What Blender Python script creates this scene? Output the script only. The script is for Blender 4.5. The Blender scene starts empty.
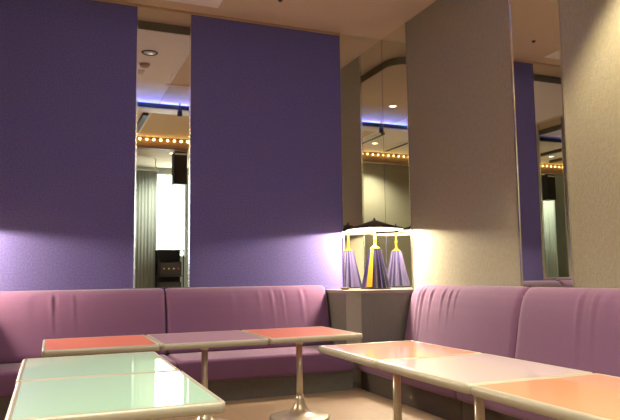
import bpy, bmesh, math, random
from mathutils import Vector, Matrix
random.seed(4)
COL = bpy.context.scene.collection
SC = bpy.context.scene
PI = math.pi
H = 3.325      # perimeter ceiling
T = 3.240      # underside of the lowered ceiling field
XL = -4.20     # left wall;  right wall is x = 0, back wall is y = 0
YE = -8.0      # end wall of the space behind

# ------------------------------------------------------------------ materials
def mat(name, color, rough=.6, metal=0., coat=0., coat_rough=.05, spec=.5, noise=0., nscale=60., bump=0., bscale=300.,
        sheen=0., emit=None, estr=0., stretch=None):
    m = bpy.data.materials.new(name); m.use_nodes = True
    nt = m.node_tree; b = nt.nodes['Principled BSDF']
    b.inputs['Base Color'].default_value = (*color, 1)
    b.inputs['Roughness'].default_value = rough
    b.inputs['Metallic'].default_value = metal
    b.inputs['Coat Weight'].default_value = coat
    b.inputs['Coat Roughness'].default_value = coat_rough
    b.inputs['Specular IOR Level'].default_value = spec
    b.inputs['Sheen Weight'].default_value = sheen
    if emit:
        b.inputs['Emission Color'].default_value = (*emit, 1); b.inputs['Emission Strength'].default_value = estr
    tc = nt.nodes.new('ShaderNodeTexCoord')
    src = tc.outputs['Object']
    if stretch:
        mp = nt.nodes.new('ShaderNodeMapping'); mp.inputs['Scale'].default_value = stretch
        nt.links.new(src, mp.inputs['Vector']); src = mp.outputs['Vector']
    if noise:
        n = nt.nodes.new('ShaderNodeTexNoise'); n.inputs['Scale'].default_value = nscale; n.inputs['Detail'].default_value = 4
        nt.links.new(src, n.inputs['Vector'])
        mx = nt.nodes.new('ShaderNodeMix'); mx.data_type = 'RGBA'
        mx.inputs[6].default_value = (*[c*(1-noise) for c in color], 1)
        mx.inputs[7].default_value = (*[min(1, c*(1+noise)) for c in color], 1)
        nt.links.new(n.outputs['Fac'], mx.inputs[0]); nt.links.new(mx.outputs[2], b.inputs['Base Color'])
    if bump:
        n2 = nt.nodes.new('ShaderNodeTexNoise'); n2.inputs['Scale'].default_value = bscale; n2.inputs['Detail'].default_value = 2
        nt.links.new(src, n2.inputs['Vector'])
        bp = nt.nodes.new('ShaderNodeBump'); bp.inputs['Strength'].default_value = bump; bp.inputs['Distance'].default_value = .004
        nt.links.new(n2.outputs['Fac'], bp.inputs['Height']); nt.links.new(bp.outputs['Normal'], b.inputs['Normal'])
    return m

def emitter(name, color, strength):
    m = bpy.data.materials.new(name); m.use_nodes = True; nt = m.node_tree
    nt.nodes.remove(nt.nodes['Principled BSDF'])
    e = nt.nodes.new('ShaderNodeEmission'); e.inputs[0].default_value = (*color, 1); e.inputs[1].default_value = strength
    nt.links.new(e.outputs[0], nt.nodes['Material Output'].inputs[0])
    return m

def tile_mat(name, c1, c2, grout, size):
    m = bpy.data.materials.new(name); m.use_nodes = True; nt = m.node_tree; b = nt.nodes['Principled BSDF']
    tc = nt.nodes.new('ShaderNodeTexCoord')
    br = nt.nodes.new('ShaderNodeTexBrick'); br.offset = 0; br.inputs['Scale'].default_value = 1
    br.inputs['Color1'].default_value = (*c1, 1); br.inputs['Color2'].default_value = (*c2, 1); br.inputs['Mortar'].default_value = (*grout, 1)
    br.inputs['Mortar Size'].default_value = .004; br.inputs['Brick Width'].default_value = size; br.inputs['Row Height'].default_value = size
    nt.links.new(tc.outputs['Object'], br.inputs['Vector']); nt.links.new(br.outputs['Color'], b.inputs['Base Color'])
    b.inputs['Roughness'].default_value = .5
    return m

M = {}
M['purple'] = mat('purple_fabric_wall', (.132, .112, .285), .95, noise=.45, nscale=75, bump=.35, bscale=260, spec=.1)
M['beige'] = mat('beige_woven_wallpaper', (.355, .332, .245), .9, noise=.20, nscale=60, bump=.5, bscale=110, spec=.15, stretch=(1, 1, .5))
M['ceil'] = mat('tan_ceiling', (.66, .54, .37), .9, noise=.03, nscale=8, spec=.1)
M['ceil_pale'] = mat('pale_ceiling', (.88, .85, .78), .9, noise=.03, nscale=8, spec=.1)
M['cove_shade'] = mat('shaded_cove', (.26, .25, .18), .9, spec=.1)  # tray riser colour darkened to stand for the shade on it
M['floor'] = tile_mat('tan_floor_tiles', (.29, .20, .125), (.275, .19, .12), (.23, .16, .105), .45)
M['grey_wall'] = mat('grey_plaster', (.42, .44, .40), .9, noise=.04, nscale=20)
M['sofa'] = mat('mauve_upholstery', (.172, .080, .156), .9, noise=.14, nscale=110, bump=.25, bscale=420, sheen=.25, spec=.15)
M['toe'] = mat('dark_brown_plinth', (.075, .06, .045), .7, noise=.2, nscale=40)
M['toe_grey'] = mat('grey_brown_plinth', (.13, .12, .09), .75, noise=.2, nscale=40)
M['wood'] = mat('grey_brown_wood_grain', (.165, .157, .125), .5, noise=.28, nscale=30, stretch=(9, 9, .8), spec=.35)
M['wood_top'] = mat('grey_brown_cabinet_top', (.25, .215, .17), .35, noise=.15, nscale=20, stretch=(2, 9, 1))
M['champagne'] = mat('champagne_metal', (.58, .53, .41), .3, metal=.6, noise=.05, nscale=30)
M['champagne_edge'] = mat('champagne_edge_trim', (.38, .35, .26), .4, metal=.2, noise=.05, nscale=20)
M['orange_red'] = mat('red_orange_laminate', (.60, .165, .115), .6, coat=0.35, coat_rough=.012, spec=.15, noise=.05, nscale=90)
M['lavender'] = mat('lavender_laminate', (.36, .22, .30), .6, coat=0.5, coat_rough=.012, spec=.15, noise=.05, nscale=90)
M['mint'] = mat('mint_laminate', (.36, .56, .42), .6, coat=0.7, coat_rough=.012, spec=.15, noise=.03, nscale=90)
M['orange_pale'] = mat('orange_laminate', (.68, .28, .15), .6, coat=1.0, coat_rough=.012, spec=.15, noise=.04, nscale=90)
M['lilac_white'] = mat('pale_lilac_laminate', (.50, .41, .42), .6, coat=1.0, coat_rough=.012, spec=.15, noise=.03, nscale=90)
M['chrome'] = mat('polished_trim', (.84, .83, .78), .2, metal=1)
M['mirror'] = mat('mirror_glass', (.84, .86, .80), 0., metal=1)
M['hat'] = mat('dark_brown_shade', (.085, .055, .045), .55, noise=.1, nscale=50)
M['hat_in'] = mat('white_shade_lining', (.85, .80, .70), .7)
M['gold'] = mat('gold_panel', (.85, .48, .03), .35, metal=.3, emit=(1., .55, .05), estr=.0)
M['pleat_dark'] = mat('dark_violet_pleat', (.008, .004, .02), .35, coat=.4)
M['pleat_blue'] = mat('blue_violet_pleat', (.025, .016, .09), .35, coat=.4)
M['pleat_pale'] = mat('pale_lilac_pleat', (.14, .11, .26), .4, coat=.4)
M['black'] = mat('black_plastic', (.018, .017, .018), .45)
M['dark_grey'] = mat('dark_grey_metal', (.06, .058, .055), .5, metal=.3)
M['silver'] = mat('silver_metal', (.7, .7, .68), .3, metal=.9)
M['white'] = mat('white_plastic', (.8, .79, .75), .5)
M['curtain'] = mat('grey_curtain', (.42, .49, .47), .9, noise=.08, nscale=30, stretch=(6, 6, .5))
M['glassy'] = mat('brown_glass', (.16, .09, .04), .1, coat=1.)
M['yellow'] = mat('yellow_plastic', (.8, .55, .05), .4)
M['red'] = mat('red_plastic', (.7, .04, .03), .4)
M['lamp_tube'] = emitter('lamp_tube_glow', (1., .84, .62), 1750.)
M['down'] = emitter('downlight_glow', (1., .85, .65), 8.)
M['bulb'] = emitter('string_bulb_glow', (1., .62, .2), 90.)
M['blue'] = emitter('blue_led_glow', (.02, .25, 1.), 14000.)
M['violet'] = emitter('violet_led_glow', (.30, .10, 1.), 10000.)
M['day'] = emitter('daylight_pane', (.90, .97, 1.), 17.)

# ------------------------------------------------------------------ mesh helpers
def link(name, bm, m, parent=None, smooth=False, loc=None):
    me = bpy.data.meshes.new(name)
    bmesh.ops.recalc_face_normals(bm, faces=bm.faces)
    bm.to_mesh(me); bm.free()
    for mm in (m if isinstance(m, (list, tuple)) else [m]): me.materials.append(mm)
    if smooth:
        for p in me.polygons: p.use_smooth = True
    o = bpy.data.objects.new(name, me); COL.objects.link(o)
    if parent: o.parent = parent
    if loc: o.location = loc
    return o

def thing(name, label, cat, loc=(0, 0, 0), rz=0., group=None):
    o = bpy.data.objects.new(name, None); COL.objects.link(o); o.empty_display_size = .1
    o.location = loc; o.rotation_euler = (0, 0, rz)
    o['label'] = label; o['category'] = cat
    if group: o['group'] = group
    return o

def tag(o, label, cat, group=None):
    o['label'] = label; o['category'] = cat
    if group: o['group'] = group
    return o

def box(bm, x0, x1, y0, y1, z0, z1, bev=0., seg=2):
    v = [bm.verts.new(p) for p in [(x0,y0,z0),(x1,y0,z0),(x1,y1,z0),(x0,y1,z0),(x0,y0,z1),(x1,y0,z1),(x1,y1,z1),(x0,y1,z1)]]
    fs = [bm.faces.new([v[i] for i in f]) for f in [(0,3,2,1),(4,5,6,7),(0,1,5,4),(1,2,6,5),(2,3,7,6),(3,0,4,7)]]
    if bev:
        es = list({e for f in fs for e in f.edges})
        bmesh.ops.bevel(bm, geom=es, offset=bev, segments=seg, affect='EDGES', profile=.5)
    return bm

def bx(*a, **k): return box(bmesh.new(), *a, **k)

def lathe(bm, prof, n=32, cx=0, cy=0, cap=True):
    rings = []
    for r, z in prof:
        if r < 1e-5: rings.append([bm.verts.new((cx, cy, z))])
        else: rings.append([bm.verts.new((cx+r*math.cos(2*PI*i/n), cy+r*math.sin(2*PI*i/n), z)) for i in range(n)])
    for a, b in zip(rings, rings[1:]):
        for i in range(n):
            j = (i+1) % n
            if len(a) == 1 and len(b) == 1: continue
            if len(a) == 1: bm.faces.new((a[0], b[i], b[j]))
            elif len(b) == 1: bm.faces.new((a[i], a[j], b[0]))
            else: bm.faces.new((a[i], a[j], b[j], b[i]))
    if cap:
        for rg in (rings[0], rings[-1]):
            if len(rg) > 2: bm.faces.new(rg)
    return bm

def prism(bm, pts, z0, z1):
    a = [bm.verts.new((x, y, z0)) for x, y in pts]; b = [bm.verts.new((x, y, z1)) for x, y in pts]
    n = len(pts); bm.faces.new(a); bm.faces.new(b)
    for i in range(n): bm.faces.new((a[i], a[(i+1) % n], b[(i+1) % n], b[i]))
    return bm

def rrect(x0, x1, y0, y1, r, n=6):
    pts = []
    for cx, cy, a0 in ((x1-r, y1-r, 0), (x0+r, y1-r, PI/2), (x0+r, y0+r, PI), (x1-r, y0+r, 1.5*PI)):
        for i in range(n+1):
            a = a0 + PI/2*i/n; pts.append((cx+r*math.cos(a), cy+r*math.sin(a)))
    return pts

def ring_sweep(bm, loops):
    """closed tube from a list of equally long plan loops [(pts, z)], joined round"""
    vs = [[bm.verts.new((x, y, z)) for x, y in pts] for pts, z in loops]
    n = len(vs[0]); k = len(vs)
    for a in range(k):
        A, B = vs[a], vs[(a+1) % k]
        for i in range(n): bm.faces.new((A[i], A[(i+1) % n], B[(i+1) % n], B[i]))
    return bm

def tube(bm, p, q, r, n=10):
    p, q = Vector(p), Vector(q); d = (q-p).normalized()
    u = d.orthogonal().normalized(); w = d.cross(u)
    A = [bm.verts.new(p+r*(math.cos(2*PI*i/n)*u+math.sin(2*PI*i/n)*w)) for i in range(n)]
    B = [bm.verts.new(q+r*(math.cos(2*PI*i/n)*u+math.sin(2*PI*i/n)*w)) for i in range(n)]
    for i in range(n): bm.faces.new((A[i], A[(i+1) % n], B[(i+1) % n], B[i]))
    bm.faces.new(A); bm.faces.new(B)
    return bm

def torus(bm, R, r, z, n=32, k=10):
    vs = [[bm.verts.new(((R+r*math.cos(2*PI*j/k))*math.cos(2*PI*i/n), (R+r*math.cos(2*PI*j/k))*math.sin(2*PI*i/n), z+r*math.sin(2*PI*j/k))) for j in range(k)] for i in range(n)]
    for i in range(n):
        for j in range(k):
            bm.faces.new((vs[i][j], vs[(i+1) % n][j], vs[(i+1) % n][(j+1) % k], vs[i][(j+1) % k]))
    return bm

def struct(name, bm, m, parent=None):
    o = link(name, bm, m, parent); o['kind'] = 'structure'; return o

# ------------------------------------------------------------------ the room
struct('floor', bx(XL-.1, .1, YE-.1, .1, -.1, 0), M['floor'])
struct('wall_back', bx(XL-.1, .1, 0, .1, 0, H), M['purple'])
struct('wall_right', bx(0, .1, YE, 0, 0, H), M['beige'])
struct('wall_left', bx(XL-.1, XL, YE, 0, 0, H), M['beige'])
struct('wall_rear', bx(XL, -1.98, -6.1, -6.0, 0, T), M['beige'])
struct('ceiling', bx(XL-.1, .1, YE-.1, .1, H, H+.1), M['ceil'])
# lowered ceiling field with rounded corners, tan on the right of a joint, paler on the left
TX0, TX1, TY1 = XL+.36, -.36, -.36
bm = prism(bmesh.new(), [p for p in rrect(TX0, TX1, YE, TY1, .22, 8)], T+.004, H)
struct('ceiling_tray', bm, M['cove_shade'])
pts = rrect(TX0, TX1, YE, TY1, .22, 8)
def clip(pts, x, keep_right):
    out = []
    for i in range(len(pts)):
        a, b = pts[i], pts[(i+1) % len(pts)]
        ina = (a[0] >= x) == keep_right; inb = (b[0] >= x) == keep_right
        if ina: out.append(a)
        if ina != inb:
            t = (x-a[0])/(b[0]-a[0]); out.append((x, a[1]+t*(b[1]-a[1])))
    return out
struct('ceiling_panel_right', prism(bmesh.new(), clip(pts, -1.78, True), T, T+.006), M['ceil'])
struct('ceiling_panel_left', prism(bmesh.new(), clip(pts, -1.784, False), T, T+.006), M['ceil_pale'])
bm = bmesh.new(); inner = rrect(TX0+.09, TX1-.09, YE+.09, TY1-.09, .16, 8)
# dark beam across the ceiling with a pale underside
struct('beam', bx(TX0, TX1, -3.03, -2.88, T-.085, T-.001), M['black'])
bm = bmesh.new(); box(bm, TX0, TX1, -2.795, -2.785, T-.085, T-.030); box(bm, TX0, TX1, -2.8795, -2.7955, T-.085, T-.076)
struct('beam_lip', bm, M['black'])
struct('trim_1', bx(TX0, TX1, -3.03, -2.79, T-.098, T-.0855), M['white'])
struct('trim_2', bx(TX0, TX1, -5.12, -4.98, 3.05, T-.001), mat('brown_fascia', (.20, .12, .075), .6))
# picture-rail strip along the top of the back wall
struct('trim_3', bx(XL, -.47, -.014, -.001, H-.022, H-.001), mat('tan_rail', (.50, .36, .24), .7))
# end wall with the bright window
wx0, wx1, wz0, wz1 = -1.04, -.40, 1.35, 3.12
bm = bmesh.new()
box(bm, XL, wx0, YE-.1, YE, 0, H); box(bm, wx1, 0, YE-.1, YE, 0, H)
box(bm, wx0, wx1, YE-.1, YE, 0, wz0); box(bm, wx0, wx1, YE-.1, YE, wz1, H)
struct('wall_end', bm, M['grey_wall'])
bm = bmesh.new()
for a in ((wx0, wx0+.03, wz0, wz1), (wx1-.03, wx1, wz0, wz1), (wx0+.03, wx1-.03, wz0, wz0+.03), (wx0+.03, wx1-.03, wz1-.03, wz1)):
    box(bm, a[0], a[1], YE-.06, YE+.01, a[2], a[3])
w = struct('window_1', bm, M['white'])
struct('window_pane', bx(wx0+.03, wx1-.03, YE-.05, YE-.04, wz0+.03, wz1-.03), M['day'], w)

# ------------------------------------------------------------------ mirrors
def mirror(label, wall, a0, a1, z0, z1, trims=(1, 1)):
    t = thing('mirror', label, 'mirror', group='tall mirror strips in the walls')
    e = .006; w = .012
    def B(s0, s1, d, zz0, zz1):
        if wall == 'back': return bx(s0, s1, -d, -.0005, zz0, zz1)
        if wall == 'right': return bx(-d, -.0005, s0, s1, zz0, zz1)
        return bx(XL+.0005, XL+d, s0, s1, zz0, zz1)
    link('glass', B(a0, a1, e, z0, z1), M['mirror'], t)
    if trims[0]: link('edge_trim', B(a0-w, a0, e+.006, z0, z1), M['chrome'], t)
    if trims[1]: link('edge_trim', B(a1, a1+w, e+.006, z0, z1), M['chrome'], t)
    return t
ZM = H-.002
mirror('tall mirror strip between two purple panels of the back wall, above the left sofa', 'back', -2.40, -1.955, .868, H-.023)
mirror('corner mirror strip on the purple wall, left of the joint behind the lamp', 'back', -.463, -.008, .823, ZM, (1, 0))
mirror('corner mirror strip on the beige wall, right of the joint beside the lamp', 'right', -.475, -.008, .823, ZM, (1, 0))
mirror('tall mirror strip between two beige panels of the right wall', 'right', -2.385, -1.93, .868, ZM)
mirror('mirror strip of the left wall, seen only inside the reflection in the right wall mirror', 'left', -2.39, -1.92, .868, ZM)

# ------------------------------------------------------------------ corner cabinets
def cabinet(label, sx, x_corner):
    t = thing('corner_cabinet', label, 'cabinet', (x_corner, 0, 0))
    def P(pts): return [(sx*x, y) for x, y in pts]
    g = .002
    body = [(-g, -g), (-.675, -g), (-.675, -.485), (-.585, -.575), (-g, -.575)]
    link('body', prism(bmesh.new(), P(body), 0.001, .792), M['wood'], t)
    top = [(-g, -g), (-.684, -g), (-.684, -.489), (-.589, -.584), (-g, -.584)]
    link('top', prism(bmesh.new(), P(top), .792, .820), M['wood_top'], t)
    post = [(-.676, -.478), (-.681, -.486), (-.586, -.581), (-.578, -.576), (-.585, -.5755), (-.6755, -.485)]
    link('corner_post', prism(bmesh.new(), P(post), .05, .7915), mat('pale_wood_post', (.25, .215, .175), .5, noise=.2, nscale=30, stretch=(9, 9, .8)), t)
    return t
cabinet('grey-brown wooden corner cabinet under the lit lamp, between the two sofas', 1, 0)
cabinet('grey-brown wooden corner cabinet at the far left end of the purple wall', -1, XL)

# ------------------------------------------------------------------ corner lamps
def lamp(label, loc, face):
    t = thing('table_lamp', label, 'lamp', loc)          # base of the lamp is z = 0
    # pleated cone body
    bm = bmesh.new(); n = 16; z0, z1 = .012, .372
    def pt(i, f):
        a = face + 2*PI*(i+.0)/(2*n)
        r0 = .135 if i % 2 == 0 else .118; r1 = .052 if i % 2 == 0 else .044
        r = r0+(r1-r0)*f
        return (r*math.cos(a), r*math.sin(a), z0+(z1-z0)*f)
    A = [bm.verts.new(pt(i, 0)) for i in range(2*n)]; B = [bm.verts.new(pt(i, 1)) for i in range(2*n)]
    for i in range(2*n):
        f = bm.faces.new((A[i], A[(i+1) % (2*n)], B[(i+1) % (2*n)], B[i])); f.material_index = ([0, 0, 1, 0, 2, 0, 0, 1] if (i < 9 or i > 2*n-9) else [2, 1, 2, 2, 1, 2, 1, 2])[i % 8]
    bm.faces.new(A); bm.faces.new(B)
    link('body', bm, [M['pleat_dark'], M['pleat_blue'], M['pleat_pale']], t)
    # gold panel lying on the front of the cone
    bm = bmesh.new(); g = face - .46; hw = .20
    q = []
    for f, rr in ((.03, .139), (1.0, .056)):
        for s in (-1, 1):
            a = g + s*hw; q.append((rr*math.cos(a), rr*math.sin(a), z0+(z1-z0)*f))
    inn = [(x*.86, y*.86, z) for x, y, z in q]
    V = [bm.verts.new(p) for p in q+inn]
    for f in ((0,1,3,2),(4,6,7,5),(0,2,6,4),(1,5,7,3),(0,4,5,1),(2,3,7,6)): bm.faces.new([V[i] for i in f])
    link('gold_panel', bm, M['gold'], t)
    link('base', lathe(bmesh.new(), [(.14, 0), (.14, .012), (0, .012)], 24), M['black'], t)
    link('stem', lathe(bmesh.new(), [(.05, .372), (.03, .385), (.012, .40), (.009, .45), (.014, .455), (.014, .47), (.008, .475), (.008, .622)], 16), M['gold'], t, True)
    # hat-shaped shade, open below, with a pale lining
    R = .262
    sh = link('shade', lathe(bmesh.new(), [(R, .545), (R+.002, .550), (.13, .595), (.02, .632), (.0, .634)], 40, cap=False), M['hat'], t, True)
    link('lining', lathe(bmesh.new(), [(R-.001, .5455), (.128, .589), (.02, .626), (0, .628)], 40, cap=False), M['hat_in'], sh, True)
    link('finial', lathe(bmesh.new(), [(0, .632), (.012, .635), (.006, .643), (.010, .651), (0, .660)], 12), M['hat'], sh, True)
    link('lamp_tube', torus(bmesh.new(), .085, .010, .575), M['lamp_tube'], t, True)
    return t
fa = math.atan2(-5.22, -2.79)
lamp('lit brown hat-shaded lamp with violet and gold pleated cone, in the mirrored corner', (-.282, -.288, .8205), fa)
lamp('lit hat-shaded lamp on the cabinet at the far left end of the purple wall', (XL+.282, -.288, .8205), fa)
# little ashtray on the cabinet top
a = link('ashtray', lathe(bmesh.new(), [(0, 0), (.036, 0), (.046, .018), (.042, .02), (.033, .007), (0, .006)], 20, cap=False), M['glassy'], None, True, (-.575, -.25, .8205))
tag(a, 'small round ashtray on the cabinet top left of the lamp', 'ashtray')

# ------------------------------------------------------------------ sofas
PROF = [(.002, .335), (.19, .335), (.192, .37), (.176, .45), (.157, .55), (.138, .65), (.117, .73), (.096, .785), (.072, .825), (.047, .849), (.024, .860), (.002, .862)]
def sofa(label, L, loc, rz, wr, base):
    t = thing('sofa', label, 'sofa', loc, rz, 'mauve sofa sections along the walls')
    # backrest: profile swept along x, closing in at the ends, puckered under the top edge
    bm = bmesh.new()
    xs = sorted(set([0, .004, .012, .025, .045] + [L-.045, L-.025, L-.012, L-.004, L] + [.045+(L-.09)*i/110 for i in range(1, 110)]))
    rows = []
    # finer profile
    pr = []
    for (a, b) in zip(PROF, PROF[1:]):
        k = 3 if b[1]-a[1] > .03 else 1
        for i in range(k): pr.append((a[0]+(b[0]-a[0])*i/k, a[1]+(b[1]-a[1])*i/k))
    pr.append(PROF[-1])
    for x in xs:
        e = min(x, L-x); s = 0 if e >= .045 else 1-math.sqrt(max(0, 1-(1-e/.045)**2))
        row = []
        for d, z in pr:
            dd = d; zz = z
            if d > .01:
                dd = d - .030*s*min(1, d/.1)
            if z > .8: zz = z - .022*s
            # puckers
            p = 0
            for c, wd, am, ln in wr:
                u = (x-c-(.86-z)*.05)/wd
                p += am*(math.exp(-u*u) - .6*math.exp(-((u-1.7)/1.1)**2))*max(0, min(1, (.85-z)/.05))*math.exp(-max(0, .80-z)/ln)
            sag = .006*math.sin(PI*x/L)
            if d > .01: dd += p + sag
            row.append(bm.verts.new((x, -max(dd, .002), zz)))
        rows.append(row)
    n = len(pr)
    for A, B in zip(rows, rows[1:]):
        for i in range(n):
            j = (i+1) % n; bm.faces.new((A[i], A[j], B[j], B[i]))
    bm.faces.new(rows[0]); bm.faces.new(rows[-1])
    link('backrest', bm, M['sofa'], t, True)
    # seat cushion, slightly domed
    s = link('seat', bx(.002, L-.002, -.655, -.003, .158, .332, bev=.03, seg=4), M['sofa'], t, True)
    link('plinth', bx(.004, L-.004, -.605, -.005, .0005, .158), base, t)
    return t
W1 = [(.25, .012, .010, .12), (.42, .016, .010, .10), (.55, .010, .008, .08), (.64, .012, .006, .08)]
sofa('mauve sofa section on the purple wall, right of the seam, next to the corner cabinet', 1.470, (-2.155, 0, 0), 0,
     [(.92, .016, .012, .11), (1.02, .012, .010, .12), (1.20, .018, .012, .12), (.80, .02, .006, .08), (.55, .03, .004, .08)], M['toe_grey'])
sofa('mauve sofa section on the purple wall, left of the seam, behind the leftmost red table', 1.355, (-3.513, 0, 0), 0,
     [(.47, .014, .014, .10), (.63, .014, .008, .09), (.3, .03, .005, .07), (.8, .03, .004, .08)], M['toe_grey'])
sofa('mauve sofa section on the beige wall, next to the corner cabinet', 1.415, (0, -.590, 0), -PI/2,
     [(.14, .013, .013, .15), (.20, .014, .015, .16), (.33, .014, .013, .10), (.50, .013, .011, .09), (.60, .012, .011, .09), (.68, .012, .007, .08)], M['toe'])
sofa('mauve sofa section on the beige wall, nearest on the right, under the wall mirror', 1.76, (0, -2.008, 0), -PI/2,
     [(.52, .016, .010, .18), (.63, .014, .008, .14), (.96, .02, .008, .12), (.72, .03, .004, .1)], M['toe'])
sofa('mauve sofa section along the left wall, beside the mint tables', 1.6, (XL, -3.77, 0), PI/2, [(.4, .016, .008, .12)], M['toe'])
sofa('mauve sofa section along the left wall, at the far left cabinet', 1.575, (XL, -2.167, 0), PI/2, [(.9, .016, .008, .12)], M['toe'])

# ------------------------------------------------------------------ tables
ZT = .572
def table(label, x0, x1, y0, y1, top, group, grey=False):
    cx, cy = (x0+x1)/2, (y0+y1)/2; hx, hy = (x1-x0)/2-.0015, (y1-y0)/2-.0015
    t = thing('pedestal_table', label, 'table', (cx, cy, 0), 0, group)
    lp = lambda g, r: rrect(-hx+g, hx-g, -hy+g, hy-g, r, 6)
    w = .021
    loops = [(lp(.008, .016), ZT-.036), (lp(.002, .020), ZT-.030), (lp(0, .022), ZT-.018), (lp(.001, .021), ZT-.006),
             (lp(.005, .018), ZT-.0005), (lp(.012, .014), ZT+.001), (lp(w, .008), ZT), (lp(w, .008), ZT-.036)]
    link('edge_trim', ring_sweep(bmesh.new(), loops), M['champagne_edge'], t, True)
    link('tabletop', prism(bmesh.new(), lp(w, .008), ZT-.034, ZT-.0006), top, t)
    link('collar', lathe(bmesh.new(), [(.024, ZT-.085), (.028, ZT-.072), (.055, ZT-.052), (.062, ZT-.046), (.062, ZT-.0345), (0, ZT-.0345)], 28), M['champagne'], t, True)
    link('column', lathe(bmesh.new(), [(.0225, .15), (.0215, .3), (.021, ZT-.07)], 28), M['champagne'], t, True)
    f = [(.205, 0.0005), (.205, .008), (.19, .014), (.13, .020), (.085, .030), (.058, .050), (.040, .082), (.029, .12), (.0235, .16)]
    link('foot', lathe(bmesh.new(), f, 40), M['champagne'], t, True)
    return t
G1, G2, G3 = 'row of tables before the purple wall', 'mint tables pushed together', 'row of tables before the beige wall'
table('red-orange topped pedestal table at the left end of the row before the purple wall', -3.087, -2.445, -1.695, -1.012, M['orange_red'], G1)
table('lavender topped pedestal table between two red-orange ones', -2.445, -1.783, -1.695, -1.012, M['lavender'], G1)
table('red-orange topped pedestal table nearest the corner cabinet', -1.783, -1.130, -1.695, -1.012, M['orange_red'], G1)
table('mint topped pedestal table, the farther of the two', -3.169, -2.527, -2.738, -2.005, M['mint'], G2)
table('mint topped pedestal table, the nearer of the two, lower left foreground', -3.165, -2.523, -3.471, -2.738, M['mint'], G2)
table('orange topped pedestal table at the far end of the right row', -1.674, -1.067, -2.870, -2.185, M['orange_pale'], G3)
table('pale lilac topped pedestal table in the middle of the right row', -1.674, -1.067, -3.556, -2.870, M['lilac_white'], G3)
table('orange topped pedestal table at the near end of the right row, lower right corner', -1.674, -1.067, -4.242, -3.556, M['orange_pale'], G3)

# ------------------------------------------------------------------ ceiling fittings
def downlight(label, x, y, z, power, size=1.9, blend=.6, tilt=None, color=(1., .90, .74)):
    t = thing('downlight', label, 'ceiling light', (x, y, z), 0, 'recessed ceiling downlights')
    link('ring', lathe(bmesh.new(), [(.045, -.002), (.062, -.006), (.068, -.001), (.045, -.001)], 28, cap=False), M['white'], t, True)
    link('lens', lathe(bmesh.new(), [(0, -.0015), (.045, -.0015), (.045, -.0009), (0, -.0009)], 24, cap=False), M['down'], t)
    l = bpy.data.lights.new('downlight_beam', 'SPOT'); l.energy = power; l.spot_size = size; l.spot_blend = blend
    l.color = color; l.shadow_soft_size = .04
    lo = bpy.data.objects.new('downlight_beam', l); COL.objects.link(lo); lo.parent = t; lo.location = (0, 0, -.02)
    if tilt: lo.rotation_euler = tilt
    return t
downlight('downlight near the beige wall, on the near side of its mirror', -.42, -3.12, T, 270, 1.45, .5, color=(1., .82, .52))
downlight('downlight over the far end of the right row of tables', -1.25, -1.95, T, 95, 1.45, .7)
downlight('added fill downlight over the leftmost red table', -3.05, -1.75, T, 95, 1.45, .7)  # unseen fill downlights from here down, added to lift the general light
downlight('added fill downlight over the right row of tables, behind the beam', -.75, -4.3, T, 175, 1.8, .8)
downlight('added fill downlight behind the beam between the two ceiling rails', -2.2, -4.25, T, 175, 1.8, .8)
downlight('added fill downlight behind the beam on the left, over the mint tables', -3.2, -3.9, T, 175, 1.8, .8)
downlight('added fill downlight in the space behind, left of the curtain', -2.9, -5.5, T, 260, 2.4, .8)  # unseen too, added to brighten the rear wall
downlight('added fill downlight in the space behind, before the equipment rack', -1.0, -6.3, T, 150, 2.4, .8)

g = thing('ceiling_speaker', 'round ceiling grille with dark centre, seen in the back wall mirror', 'ceiling speaker', (-2.17, -.96, T))
link('ring', lathe(bmesh.new(), [(.06, -.002), (.075, -.008), (.085, -.001), (.06, -.001)], 28, cap=False), M['dark_grey'], g, True)
link('grille', lathe(bmesh.new(), [(0, -.012), (.03, -.010), (.055, -.003), (.055, -.001), (0, -.001)], 24, cap=False), M['silver'], g, True)
d = thing('smoke_detector', 'tan dome detector on the ceiling, seen in the back wall mirror', 'smoke detector', (-2.17, -1.33, T))
link('dome', lathe(bmesh.new(), [(0, -.045), (.03, -.042), (.05, -.025), (.055, -.012), (.055, 0), (0, 0)], 24, cap=False), mat('tan_plastic', (.45, .27, .17), .4), d, True)
link('plate', lathe(bmesh.new(), [(.056, -.006), (.068, -.006), (.068, -.0005), (.056, -.0005)], 24, cap=False), M['white'], d)
h = thing('ceiling_hatch', 'tan square access plate on the pale ceiling near the detector', 'hatch', (-2.20, -1.62, T))
link('plate', bx(-.06, .06, -.08, .08, -.004, .001), mat('tan_plate', (.42, .28, .19), .6), h)
for i, (x, y, rz, lb) in enumerate([(-1.82, -1.68, PI/2, 'short white ceiling strip along the ceiling joint'), (-1.70, -1.98, 0, 'short white ceiling strip across the ceiling joint')]):
    s = link('ceiling_strip', bx(-.13, .13, -.012, .012, -.012, -.0005, bev=.003), M['white'], None, False, (x, y, T)); s.rotation_euler.z = rz
    tag(s, lb, 'strip', 'white strips on the ceiling')
# tiny dark sensor on the ceiling
s = link('ceiling_sensor', lathe(bmesh.new(), [(0, -.014), (.016, -.012), (.02, .001), (0, .001)], 16, cap=False), M['dark_grey'], None, True, (-1.34, -.70, T))
tag(s, 'tiny dark ceiling sensor, seen in the right wall mirror', 'sensor')
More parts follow.
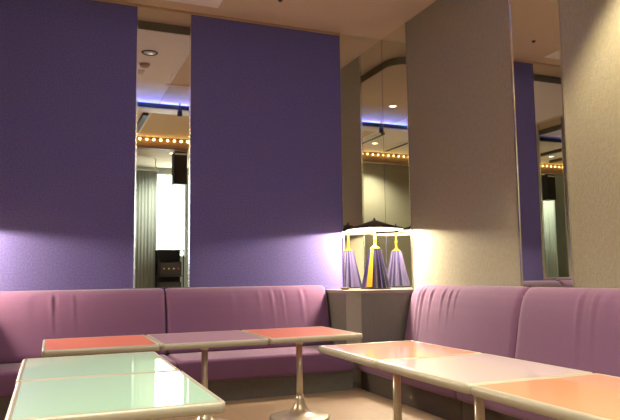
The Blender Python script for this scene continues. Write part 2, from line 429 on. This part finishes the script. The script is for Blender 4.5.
# coloured LED bars on the beam: thin tubes lying behind a low lip
for y, z, m, lb in ((-2.850, T-.035, 'blue', 'glowing blue light bar along the face of the dark ceiling beam'), (-2.818, T-.035, 'violet', 'glowing violet light bar in front of the blue one on the dark ceiling beam')):
    t = thing('ceiling_light_bar', lb, 'light bar', (-1.9, y, z), 0, 'coloured light bars on the beam')
    link('tube', bx(-.95, .95, -.003, .003, -.003, .003), M[m], t)
    link('tray', bx(-.96, .96, -.009, .009, -.010, -.004), M['black'], t)
    for x in (-.8, 0, .8): link('bracket', bx(x-.01, x+.01, -.006, .006, -.0405, -.010), M['black'], t)
# track rails behind the beam
for x, lb in ((-1.88, 'pale-edged ceiling rail behind the beam, the right one of two'), (-2.62, 'pale-edged ceiling rail behind the beam, the left one of two')):
    t = thing('ceiling_rail', lb, 'rail', (x, -4.0, T), 0, 'ceiling rails behind the beam')
    link('channel', bx(-.035, .035, -.62, .62, -.05, -.0005), M['dark_grey'], t)
    link('edge', bx(.0355, .05, -.62, .62, -.05, -.0005), M['white'], t)
t = thing('spotlight', 'small black spotlight hanging from the ceiling by the beam', 'spotlight', (-1.52, -2.78, T))
link('bracket', tube(bmesh.new(), (0, 0, -.0005), (0, 0, -.09), .010), M['black'], t)
link('head', lathe(bmesh.new(), [(0, -.09), (.03, -.095), (.035, -.17), (.03, -.17), (0, -.14)], 20, cap=False), M['black'], t, True)
# warm string of bulbs along the fascia
t = thing('string_light', 'string of small warm bulbs along the brown fascia, seen in the back wall mirror', 'string light', (0, -4.975, T))
link('cord', tube(bmesh.new(), (-3.6, 0, -.030), (-.5, 0, -.030), .003, 6), M['black'], t)
me = None
for i in range(28):
    x = -3.55+i*.112
    if me is None:
        b = link('bulb', lathe(bmesh.new(), [(0, -.026), (.010, -.022), (.014, -.012), (.010, -.002), (0, 0)], 10, cap=False), M['bulb'], t, True, (x, .006, -.034)); me = b.data
    else:
        b = bpy.data.objects.new('bulb', me); COL.objects.link(b); b.parent = t; b.location = (x, .006, -.034)

# ------------------------------------------------------------------ the space behind (seen in the mirrors)
def curtain(label, L, loc, rz):
    t = thing('curtain', label, 'curtain', loc, rz, 'grey curtains in the space behind')
    bm = bmesh.new(); n = max(20, int(L*110)); F = []; Bk = []
    for i in range(n+1):
        x = L*i/n; y = .011*math.sin(i*.9)+.008*math.sin(i*.37)
        F.append((bm.verts.new((x, y+.003, .01)), bm.verts.new((x, y+.003, 3.0)))); Bk.append((bm.verts.new((x, y-.003, .01)), bm.verts.new((x, y-.003, 3.0))))
    for i in range(n):
        bm.faces.new((F[i][0], F[i+1][0], F[i+1][1], F[i][1])); bm.faces.new((Bk[i][0], Bk[i][1], Bk[i+1][1], Bk[i+1][0]))
        bm.faces.new((F[i][1], F[i+1][1], Bk[i+1][1], Bk[i][1])); bm.faces.new((F[i][0], Bk[i][0], Bk[i+1][0], F[i+1][0]))
    bm.faces.new((F[0][0], F[0][1], Bk[0][1], Bk[0][0])); bm.faces.new((F[n][0], Bk[n][0], Bk[n][1], F[n][1]))
    link('cloth', bm, M['curtain'], t, True)
    link('rail', bx(-.005, L+.02, -.02, .02, 3.0, 3.03), M['white'], t)
    for x in (.3, L-.05): link('hanger', bx(x, x+.02, -.01, .01, 3.03, T-.0005), M['white'], t)
curtain('long grey curtain left of the bright window, seen in the back wall mirror', .81, (-1.97, -7.0, 0), 0)
curtain('long grey curtain along the right wall of the space behind', 1.5, (-.42, -7.6, 0), PI/2)
t = thing('hanging_speaker', 'black loudspeaker hung from the ceiling before the bright window', 'speaker', (-.975, -5.7, T))
link('cabinet', bx(-.115, .115, -.13, .13, -.68, -.10, bev=.012), M['black'], t)
link('bracket', bx(-.03, .03, -.03, .03, -.10, .001), M['dark_grey'], t)
link('highlight_strip', bx(-.10, .10, .1305, .134, -.16, -.13), M['white'], t)  # white strip put in for the highlight near the speaker top
t = thing('equipment_rack', 'dark equipment rack with stacked devices below the bright window', 'rack', (-.96, -6.72, 0))
bm = bmesh.new()
for sx in (-.24, .22):
    for sy in (-.2, .18): box(bm, sx, sx+.02, sy, sy+.02, 0, 1.45)
link('frame', bm, M['black'], t)
link('back_panel', bx(-.24, .24, -.215, -.2005, .05, 1.45), M['black'], t)
for z in (.28, .62, .96, 1.45):
    link('shelf', bx(-.24, .24, -.2, .2, z-.018, z), M['dark_grey'], t)
for z0, hgt, lb in ((.281, .20, 'black amplifier on the lowest rack shelf'), (.621, .22, 'black player on the middle rack shelf'), (.961, .26, 'black mixer with knobs on the upper rack shelf')):
    a = thing('amplifier', lb, 'amplifier', (-.96, -6.72, z0), 0, 'devices in the rack')
    link('case', bx(-.20, .20, -.17, .17, 0, hgt, bev=.006), M['black'], a)
    link('front_panel', bx(-.19, .19, .1705, .176, .02, hgt-.02), M['dark_grey'], a)
    for i in range(4):
        link('knob', tube(bmesh.new(), (-.13+i*.09, .176, hgt/2), (-.13+i*.09, .20, hgt/2), .016, 12), [M['silver'], M['yellow'], M['silver'], M['red']][i], a)

# ------------------------------------------------------------------ camera, world, view
cam = bpy.data.cameras.new('camera'); co = bpy.data.objects.new('camera', cam); COL.objects.link(co)
cam.sensor_width = 36; cam.lens = 630.7325579/620*36; cam.clip_start = .02
yaw, pitch, roll = .38987721, .10007468, -.01238891
fwd = Vector((math.sin(yaw)*math.cos(pitch), math.cos(yaw)*math.cos(pitch), math.sin(pitch)))
right = Vector((math.cos(yaw), -math.sin(yaw), 0)); up = right.cross(fwd)
R = right*math.cos(roll)+up*math.sin(roll); U = -right*math.sin(roll)+up*math.cos(roll)
co.matrix_world = Matrix(((R.x, U.x, -fwd.x, -3.05176), (R.y, U.y, -fwd.y, -5.46089), (R.z, U.z, -fwd.z, .97175), (0, 0, 0, 1)))
SC.camera = co
w = bpy.data.worlds.new('world'); SC.world = w; w.use_nodes = True
w.node_tree.nodes['Background'].inputs[0].default_value = (.8, .9, 1, 1); w.node_tree.nodes['Background'].inputs[1].default_value = .6
vs = SC.view_settings; vs.view_transform = 'Standard'; vs.look = 'None'; vs.exposure = 0.; vs.gamma = 1.; vs.use_curve_mapping = False
SC.cycles.max_bounces = 14; SC.cycles.glossy_bounces = 8; SC.cycles.diffuse_bounces = 6
SC.cycles.use_denoising = True
SC.cycles.sample_clamp_indirect = 6
